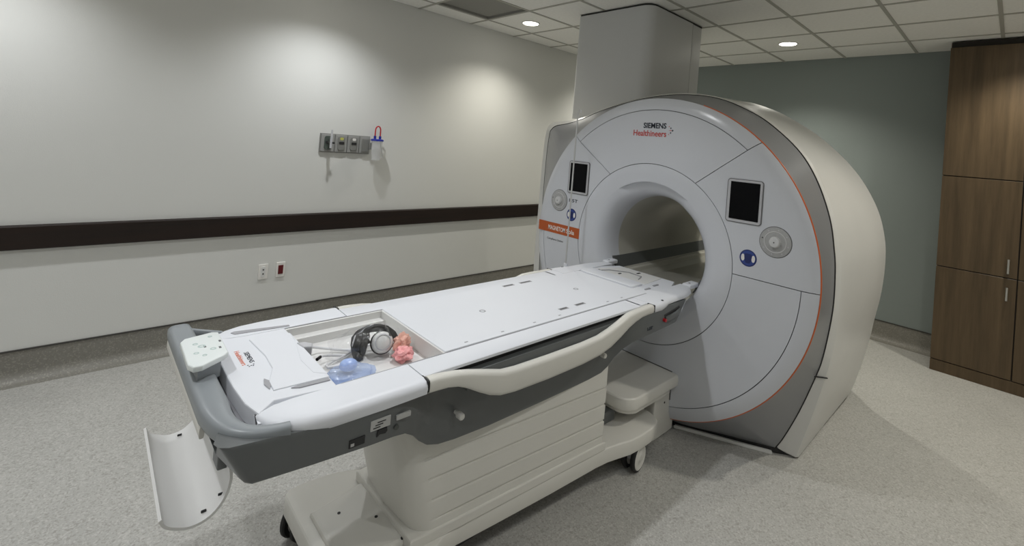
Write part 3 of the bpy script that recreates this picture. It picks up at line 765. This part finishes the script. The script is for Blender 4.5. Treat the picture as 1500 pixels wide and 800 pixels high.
for x, y, a, l in ((2.44, 1.845, .2, .03), (2.62, 1.66, .0, .035), (2.50, 1.72, .3, .025), (2.38, 1.44, .0, .05), (2.49, 1.455, 0, .05)):
    MB().box(x-l/2, x+l/2, y-.006, y+.006, ZT-.002, ZT+.0030).build('socket_slot', 'slot_dark' if l < .04 else 'slot_grey', tb, smooth=0)
MB().tube([(2.43, 1.83, ZT+.004), (2.50, 1.80, ZT+.005), (2.57, 1.70, ZT+.005), (2.56, 1.60, ZT+.005), (2.49, 1.575, ZT+.004)], .0025, 8).build('thin_cord', 'slot_grey', tb)
# head end grey plate with release handle
MB().prism([(2.20, .850), (2.44, .850), (2.40, .775), (2.27, .772), (2.22, .79)], 'y', 1.2655, 1.272).build('handle_recess', 'tgrey', tb)
MB().prism([(2.275, .826), (2.43, .846), (2.44, .834), (2.40, .800), (2.29, .786)], 'y', 1.2635, 1.27, bev=.003).build('handle_recess', 'slot_dark', tb)
MB().ribbon([(2.285, 1.262, .800), (2.33, 1.256, .806), (2.39, 1.256, .812), (2.43, 1.262, .822)], (0, 0, .014), (0, .008, 0)).build('release_lever', 'tgrey', tb)
MB().lathe([(.0, -.012), (.009, -.012), (.009, .01)], (2.272, 1.262, .800), 'y', 14).build('release_button', 'red', tb)
text('side_lettering', '1.5T', .02, 'ink', tb, (2.115, 1.2645, .775), (1, 0, 0), (0, 0, 1), width=.05, bold=.001)
# type plates on the grey side
MB().box(.660, .722, 1.2632, 1.268, .800, .830, bev=.001, seg=1).build('type_plate', 'label_white', tb, smooth=0)
for k in range(3): MB().box(.668+.006*k, .690+.008*k, 1.2626, 1.264, .806+.007*k, .809+.007*k).build('type_plate_print', 'slot_dark', tb, smooth=0)
MB().box(.742, .790, 1.2645, 1.272, .804, .819, bev=.001, seg=1).build('type_plate', 'label_white', tb, smooth=0)
MB().prism([(.600, .776), (.645, .776), (.645, .798), (.600, .798)], 'y', 1.2632, 1.268).build('socket', 'slot_dark', tb, smooth=0)
MB().prism([(.604, .780), (.614, .780), (.614, .788), (.604, .788)], 'y', 1.2622, 1.268).build('socket_key', 'label_white', tb, smooth=0)
MB().prism([(.682, .778), (.690, .784), (.708, .781), (.714, .787), (.712, .797), (.684, .797)], 'y', 1.2632, 1.268).build('socket', 'slot_dark', tb, smooth=0)
MB().lathe([(.0, -.0025), (.008, -.0025), (.008, .005)], (.745, 1.268, .783), 'y', 14).build('socket', 'gas_dark', tb)
# key pad on the end
kp = MB().prism([(.278, 1.600), (.268, 1.625), (.272, 1.800), (.285, 1.822), (.362, 1.838), (.378, 1.828), (.374, 1.655), (.362, 1.640), (.30, 1.598)], 'z', .940, .958, bev=.005, seg=3).build('control_pad', 'pad', tb, smooth=40)
MB().prism([(.292, 1.612), (.356, 1.652), (.362, 1.815), (.290, 1.800)], 'z', .890, .941).build('pad_neck', 'tgrey_light', kp, smooth=0)
for x, y, r in ((.318, 1.735, .010), (.342, 1.700, .008), (.305, 1.76, .007), (.350, 1.80, .006), (.298, 1.69, .007), (.315, 1.665, .006)):
    MB().lathe([(r*.55, .9584), (r*.6, .9588), (r, .9588), (r*1.05, .958)], (x, y, 0), 'z', 20).build('pad_key', 'pad_print', kp)
for x, y in ((.325, 1.728), (.368, 1.75), (.36, 1.70)):
    MB().box(x-.003, x+.003, y-.007, y+.007, .9575, .9586).build('pad_mark', 'bezel_dark', kp, smooth=0)
# logo on the foot plate
text('deck_lettering', 'SIEMENS', .020, 'ink', tb, (.441, 1.762, ZT+.0003), (0, -1, 0), (1, 0, 0), width=.085, bold=.0)
text('deck_lettering', 'Healthineers', .021, 'ink_orange', tb, (.418, 1.785, ZT+.0003), (0, -1, 0), (1, 0, 0), width=.115, bold=.0)
for a, b_ in ((1.662, .448), (1.656, .440), (1.662, .432), (1.652, .445), (1.652, .434)):
    MB().box(b_-.0018, b_+.0018, a-.0018, a+.0018, ZT-.001, ZT+.0008).build('deck_lettering', 'ink', tb, smooth=0)
# grey clip at the tray edge
MB().prism([(.598, 1.735), (.622, 1.728), (.640, 1.70), (.628, 1.675), (.604, 1.69)], 'z', TZ+.03, ZT+.008, bev=.004).build('tray_clip', 'bezel', tb)

# --- pedestal
def ped_ring(z, x0, x1, inset):
    pts = []
    r = .085
    def yr(x): return lerp(1.425, 1.352, (x-.95)/(1.93-.95))
    P = []
    # right side from head to foot, rounded corner, front, rounded corner, left side
    for x in (x1, 1.8, 1.6, 1.4, 1.2, x0+r+.06, x0+r):
        P.append((x, yr(x)+inset*(1 if x > x0+r+.03 else .2)))
    for k in range(1, 8):
        a = PI/2*k/8; P.append((x0+r-r*math.sin(a), yr(x0+r)+r-r*math.cos(a)))
    P.append((x0, yr(x0+r)+r)); P.append((x0-.012, YT))
    Q = P+[(x, my(y)) for x, y in P[-2::-1]]
    return [(x, y, z) for x, y in Q]
zs = [(.24, 0), (.272, 0), (.274, .007), (.279, .007), (.281, 0), (.345, -.002), (.347, .006), (.353, .006), (.356, 0), (.425, -.002), (.427, .006), (.433, .006), (.436, 0), (.505, -.002), (.507, .006), (.513, .006), (.516, 0), (.60, 0), (.70, 0)]
MB().loft([ped_ring(z, lerp(.952, .825, max(0, (z-.24)/.46)**1.0), 1.93, i) for z, i in zs]).build('pedestal', 'ivory', tb, smooth=28)
# --- base frame near the floor
half = [(2.44, 1.50), (2.435, 1.40), (2.425, 1.360), (2.40, 1.325), (2.36, 1.306), (2.30, 1.298), (2.20, 1.298), (2.12, 1.306), (2.05, 1.325), (1.98, 1.342), (1.90, 1.352), (1.6, 1.372), (1.3, 1.397), (1.13, 1.413), (1.06, 1.405), (1.0, 1.380), (.94, 1.345), (.88, 1.320), (.80, 1.308), (.74, 1.306), (.705, 1.310), (.688, 1.322), (.680, 1.345), (.678, 1.52)]
poly = half+[(x, my(y)) for x, y in half[::-1]]
MB().prism(poly, 'z', .125, .205, bev=.012, seg=3).build('base_frame', 'ivory', tb, smooth=40)
MB().prism([(.72, 1.50), (.95, 1.46), (2.0, 1.42), (2.0, my(1.42)), (.95, my(1.46)), (.72, my(1.50))], 'z', .19, .222, bev=.012, seg=2).build('base_ridge', 'ivory', tb, smooth=40)
MB().prism([(.93, 1.42), (1.95, 1.345), (1.95, my(1.345)), (.93, my(1.42))], 'z', .20, .243, bev=.006, seg=2).build('pedestal_foot', 'ivory', tb, smooth=40)
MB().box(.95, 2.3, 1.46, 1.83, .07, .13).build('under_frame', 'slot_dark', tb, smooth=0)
for x, y, z in ((.90, 1.62, .2225), (.80, 1.72, .2225), (.93, 1.475, .2225), (1.13, 1.43, .206)):
    MB().lathe([(.0, .001), (.006, .001), (.006, -.003)], (x, y, z), 'z', 10).build('bolt', 'slot_dark', tb)
MB().box(2.10, 2.20, 1.47, 1.82, .205, .27, bev=.01).build('dock_latch', 'tgrey', tb)
# --- casters
def caster(x, y, ang):
    m = Matrix.Translation((x, y, 0)) @ Matrix.Rotation(ang, 4, 'Z')
    def tf(mb): mb.v = [tuple(m @ Vector(p)) for p in mb.v]; return mb
    o = tf(MB().lathe([(.018, .128), (.018, .11), (.03, .11), (.03, .100)], (0, 0, 0), 'z', 16, True, True).box(-.02, .045, -.012, .012, .07, .112, bev=.006)).build('caster', 'bezel', tb)
    for s in (-1, 1):
        prof = [(.052, s*.012), (.068, s*.014), (.073, s*.020), (.073, s*.032), (.068, s*.038), (.058, s*.039)]
        tf(MB().lathe(prof, (.03, 0, .073), 'y', 32)).build('tyre', 'rubber', o)
        tf(MB().lathe([(.0, s*.042), (.014, s*.042), (.018, s*.039), (.044, s*.036), (.058, s*.041), (.062, s*.039), (.052, s*.012), (.0, s*.012)], (.03, 0, .073), 'y', 32)).build('hub', 'wheel_white', o)
caster(2.19, 1.345, .12)
caster(2.19, my(1.345), -.2)
caster(.73, my(1.335), .45)
caster(.78, 1.38, 2.5)

# ================================================================ INFUSION POLE
ip_ = empty('infusion_pole', (2.343, 2.04, .87), 'thin white upright drip pole with hook on the far table edge', 'pole')
x, y = 2.343, 2.040
MB().tube([(x, y, .862), (x, y, 1.4), (x, y, 1.86)], .005, 10).build('rod', 'label_white', ip_)
hk = [(x, y, 1.855), (x, y-.002, 1.885)]+[(x, y-.014+.014*math.cos(a)-.002, 1.900+.017*math.sin(a)) for a in [PI*k/10 for k in range(0, 13)]]
MB().tube(hk, .0045, 8).build('hook', 'label_white', ip_)
MB().tube([(x, y, .860), (x, y, .905)], .013, 12).build('socket_collar', 'white', ip_)
MB().box(x-.02, x+.02, y-.045, y+.01, .858, .872, bev=.003).build('socket_collar', 'white', ip_)

# ================================================================ TRAY CONTENTS
# headphones
hc = Vector((.79, 1.60, TZ))
hp = empty('headphones', hc, 'black and white headphones lying in the table tray', 'headphones')
xc, yc, zc = hc
def cup(center, nrm, name_mat, r=.040):
    n = Vector(nrm).normalized(); a = n.orthogonal().normalized(); b_ = n.cross(a)
    ax = (a, b_*1.0, n)
    o = MB().lathe([(.0, .026), (.016, .025), (.030, .019), (.037, .008), (.038, -.004), (.034, -.008)], center, ax, 28).build('ear_cup', name_mat, hp)
    MB().lathe([(.022, -.004), (.036, -.006), (.042, -.014), (.040, -.026), (.030, -.030), (.020, -.024), (.020, -.010)], center, ax, 28).build('ear_cushion', 'black_pl', o)
    MB().lathe([(.024, .0225), (.0255, .0245), (.029, .0215), (.0285, .0195)], center, ax, 28).build('cup_ring', 'bezel', o)
A = Vector((.858, 1.612, TZ+.050)); B = Vector((.790, 1.655, TZ+.044))
cup(A, (-.30, -.85, .42), 'cup_white'); cup(B, (-.75, .45, .15), 'black_pl')
P1 = [Vector(p) for p in ((.772, 1.612, .845), (.768, 1.625, .868), (.772, 1.645, .890), (.784, 1.665, .908), (.806, 1.678, .920), (.834, 1.682, .927), (.864, 1.676, .926), (.892, 1.663, .917), (.912, 1.645, .901), (.920, 1.630, .882))]
MB().ribbon(P1, [Vector((.020, .006, .004))*(1-.5*abs(k-3)/7)+Vector((0, -.010, 0))*min(1, k/5) for k in range(10)], [(-.003, .004, .005)]*10).build('headband', 'black_pl', hp)
MB().ribbon([p+Vector((.010, -.008, -.010)) for p in P1[1:8]], (.012, .002, .004), (-.002, .003, .005)).build('headband_pad', 'black_pl', hp)
for q, e in ((A, P1[7]), (B, P1[2])):
    MB().tube([e, e.lerp(q, .4)+Vector((.008, -.004, .016)), q+Vector((.020, -.012, .024)), q+Vector((.034, -.006, .0))], .006, 8).build('yoke', 'black_pl', hp)
MB().tube([P1[-1], (.925, 1.622, .868), (.922, 1.610, .852)], .006, 8).build('yoke', 'black_pl', hp)

def bag(name, mat, c, rad, seed, label, grp, amp=.5, flat=True, freq=2.2):
    mb = MB(); bm = bmesh.new(); bmesh.ops.create_icosphere(bm, subdivisions=5, radius=1)
    for v in bm.verts:
        d = v.co.normalized()
        k = 1+amp*.35*noise.noise(d*freq+Vector((seed, 0, 0)))+amp*.16*abs(noise.noise(d*freq*3.1+Vector((0, seed, 0))))+amp*.05*noise.noise(d*freq*8+Vector((0, 0, seed)))
        q = Vector((d.x*rad[0], d.y*rad[1], d.z*rad[2]))*k
        q = q+Vector(c)
        if q.z < TZ+.002: q.z = TZ+.002+.2*abs(noise.noise(q*60))*.004
        v.co = q
    mb.frombm(bm)
    o = mb.build(name, mat, None, smooth=60)
    return setp(o, label, 'bag', grp)
bag('plastic_bag', 'bag', (.805, 1.635, TZ+.044), (.135, .080, .060), 3.3, 'clear crumpled plastic bag around the black headphones', None, .55)
bag('plastic_bag', 'bag_blue', (.705, 1.520, TZ+.016), (.075, .058, .022), 8.1, 'pale blue translucent plastic bag around the squeeze bulb', None, .6)
sb = empty('squeeze_bulb', (.715, 1.525, TZ), 'pale blue rubber squeeze bulb in the tray before the headphones', 'squeeze bulb')
MB().blob((.712, 1.560, TZ+.026), (.030, .026, .020), .06, 1.5, 2, 3).build('bulb', 'pale_blue', sb)
MB().tube([(.690, 1.572, TZ+.024), (.674, 1.580, TZ+.022), (.655, 1.590, TZ+.020)], [.009, .007, .005], 10).build('neck', 'tube', sb)
tbp = [(.655, 1.590, TZ+.020), (.658, 1.610, TZ+.018), (.690, 1.640, TZ+.012), (.735, 1.66, TZ+.010), (.80, 1.70, TZ+.008), (.86, 1.70, TZ+.008)]
MB().tube(tbp, .004, 8).build('air_tube', 'tube', sb)
pk = empty('foam_pad', (.91, 1.56, TZ), 'crumpled pink and peach foam ear pads bundled beside the headphones', 'foam pad')
MB().blob((.905, 1.535, TZ+.024), (.038, .033, .023), .40, 1.9, 5, 4).build('pink_foam', 'pink', pk)
MB().blob((.925, 1.590, TZ+.034), (.034, .030, .036), .45, 1.8, 11, 4).build('peach_foam', 'peach', pk)
tt = empty('air_hose', (.66, 1.64, TZ), 'thin clear hose with black tip lying across the tray', 'hose')
hp2 = [(.643, 1.636, TZ+.040), (.656, 1.650, TZ+.036), (.674, 1.668, TZ+.026), (.70, 1.675, TZ+.018), (.745, 1.66, TZ+.012)]
MB().tube(hp2, .0042, 8).build('hose', 'tube', tt)
MB().tube([(.630, 1.624, TZ+.041), (.646, 1.638, TZ+.040)], .0055, 10).build('tip', 'black_pl', tt)
t2 = empty('air_hose', (.66, 1.72, TZ), 'thin white hose running from the grey clip to the headphones', 'hose')
MB().tube([(.628, 1.745, TZ+.036), (.66, 1.755, TZ+.028), (.70, 1.748, TZ+.016), (.74, 1.725, TZ+.010), (.78, 1.69, TZ+.010)], .0045, 8).build('hose', 'tube', t2)

# ================================================================ WALL FITTINGS
gp = empty('gas_panel', (1.66, YW, 1.455), 'grey medical gas outlet panel with four modules on the white wall', 'gas panel')
MB().box(1.443, 1.878, YW-.012, YW, 1.455, 1.615, bev=.002, seg=1).build('back_plate', 'gas_plate', gp, smooth=0)
for k, (xa, xb) in enumerate(((1.450, 1.560), (1.566, 1.668), (1.674, 1.775), (1.781, 1.872))):
    md = MB().box(xa, xb, YW-.024, YW-.011, 1.462, 1.608, bev=.003, seg=1).build('module', 'gas_mod', gp, smooth=0)
    if k < 3:
        cx = (xa+xb)/2
        MB().prism([(p[0], p[1]) for p in rrect(cx-.030, cx+.030, 1.480, 1.595, .018)], 'y', YW-.034, YW-.022, bev=.003).build('outlet', 'gas_plate' if k else 'green', md)
        MB().prism([(p[0], p[1]) for p in rrect(cx-.022, cx+.022, 1.530, 1.552, .006)], 'y', YW-.037, YW-.03).build('socket', 'slot_dark', md)
        MB().prism([(p[0], p[1]) for p in rrect(cx-.015, cx+.015, 1.566, 1.588, .008)], 'y', YW-.036, YW-.03).build('colour_tab', ('green', 'yellow', 'print_white')[k], md)
    else:
        MB().box(xa+.02, xb-.01, YW-.036, YW-.022, 1.475, 1.59, bev=.004).build('bracket', 'gas_plate', md)
fm = empty('flow_meter', (1.502, YW-.105, 1.50), 'thin upright grey flow tube plugged into the leftmost gas outlet', 'flow meter')
MB().tube([(1.502, YW-.105, 1.495), (1.502, YW-.105, 1.58), (1.502, YW-.105, 1.648)], [.010, .010, .007], 12).build('flow_tube', 'bezel', fm)
MB().tube([(1.505, YW-.036, 1.541), (1.502, YW-.105, 1.541)], .008, 10).build('connector', 'steel', fm)
MB().tube([(1.502, YW-.105, 1.541), (1.530, YW-.105, 1.541)], .009, 10).build('valve_knob', 'slot_dark', fm)
cn = empty('suction_canister', (1.905, YW-.085, 1.42), 'clear suction canister with blue lid and red hose loop beside the gas panel', 'canister')
cx, cy = 1.908, YW-.092
MB().lathe([(.0, 1.405), (.034, 1.405), (.040, 1.412), (.048, 1.575), (.050, 1.580), (.046, 1.580), (.037, 1.415), (.0, 1.410)], (cx, cy, 0), 'z', 28).build('cup', 'clear', cn)
ld_ = MB().lathe([(.0, 1.598), (.045, 1.598), (.055, 1.593), (.056, 1.580), (.0, 1.579)], (cx, cy, 0), 'z', 28).build('lid', 'lid_blue', cn)
for d in (-.024, .024): MB().tube([(cx+d, cy, 1.596), (cx+d, cy, 1.625)], .011, 12).build('port', 'lid_blue', ld_)
MB().tube([(cx-.024, cy, 1.615), (cx-.024, cy, 1.66)]+[(cx-.024*math.cos(a), cy, 1.675+.036*math.sin(a)) for a in [PI*k/10 for k in range(11)]]+[(cx+.024, cy, 1.66), (cx+.024, cy, 1.615)], .0058, 10).build('hose_loop', 'red', cn)
MB().box(cx-.055, cx-.030, cy+.03, YW-.020, 1.500, 1.56, bev=.004).build('holder', 'gas_plate', cn)
MB().tube([(cx+.030, cy, 1.575), (cx+.048, cy-.004, 1.50), (cx+.062, cy, 1.43)], .004, 8).build('overflow_tube', 'tube', cn)

so = empty('wall_socket', (1.107, YW, .425), 'white wall outlet plate with two round holes below the dark rail', 'wall outlet')
MB().box(1.074, 1.140, YW-.010, YW, .435, .552, bev=.003).build('cover_plate', 'print_white', so, smooth=40)
MB().prism(rrect(1.091, 1.123, .452, .535, .012), 'y', YW-.013, YW-.008, bev=.002).build('outlet_face', 'cup_white', so)
for z in (.478, .510): MB().lathe([(.0, -.0145), (.0055, -.0145), (.0055, -.01)], (1.107, YW, z), 'y', 12).build('socket_hole', 'slot_dark', so)
sw = empty('wall_switch', (1.232, YW, .425), 'white wall plate with dark red rocker beside the outlet', 'wall switch')
MB().box(1.199, 1.265, YW-.010, YW, .437, .555, bev=.003).build('cover_plate', 'print_white', sw, smooth=40)
MB().box(1.214, 1.250, YW-.015, YW-.008, .462, .532, bev=.002).build('rocker', 'darkred', sw, smooth=40)
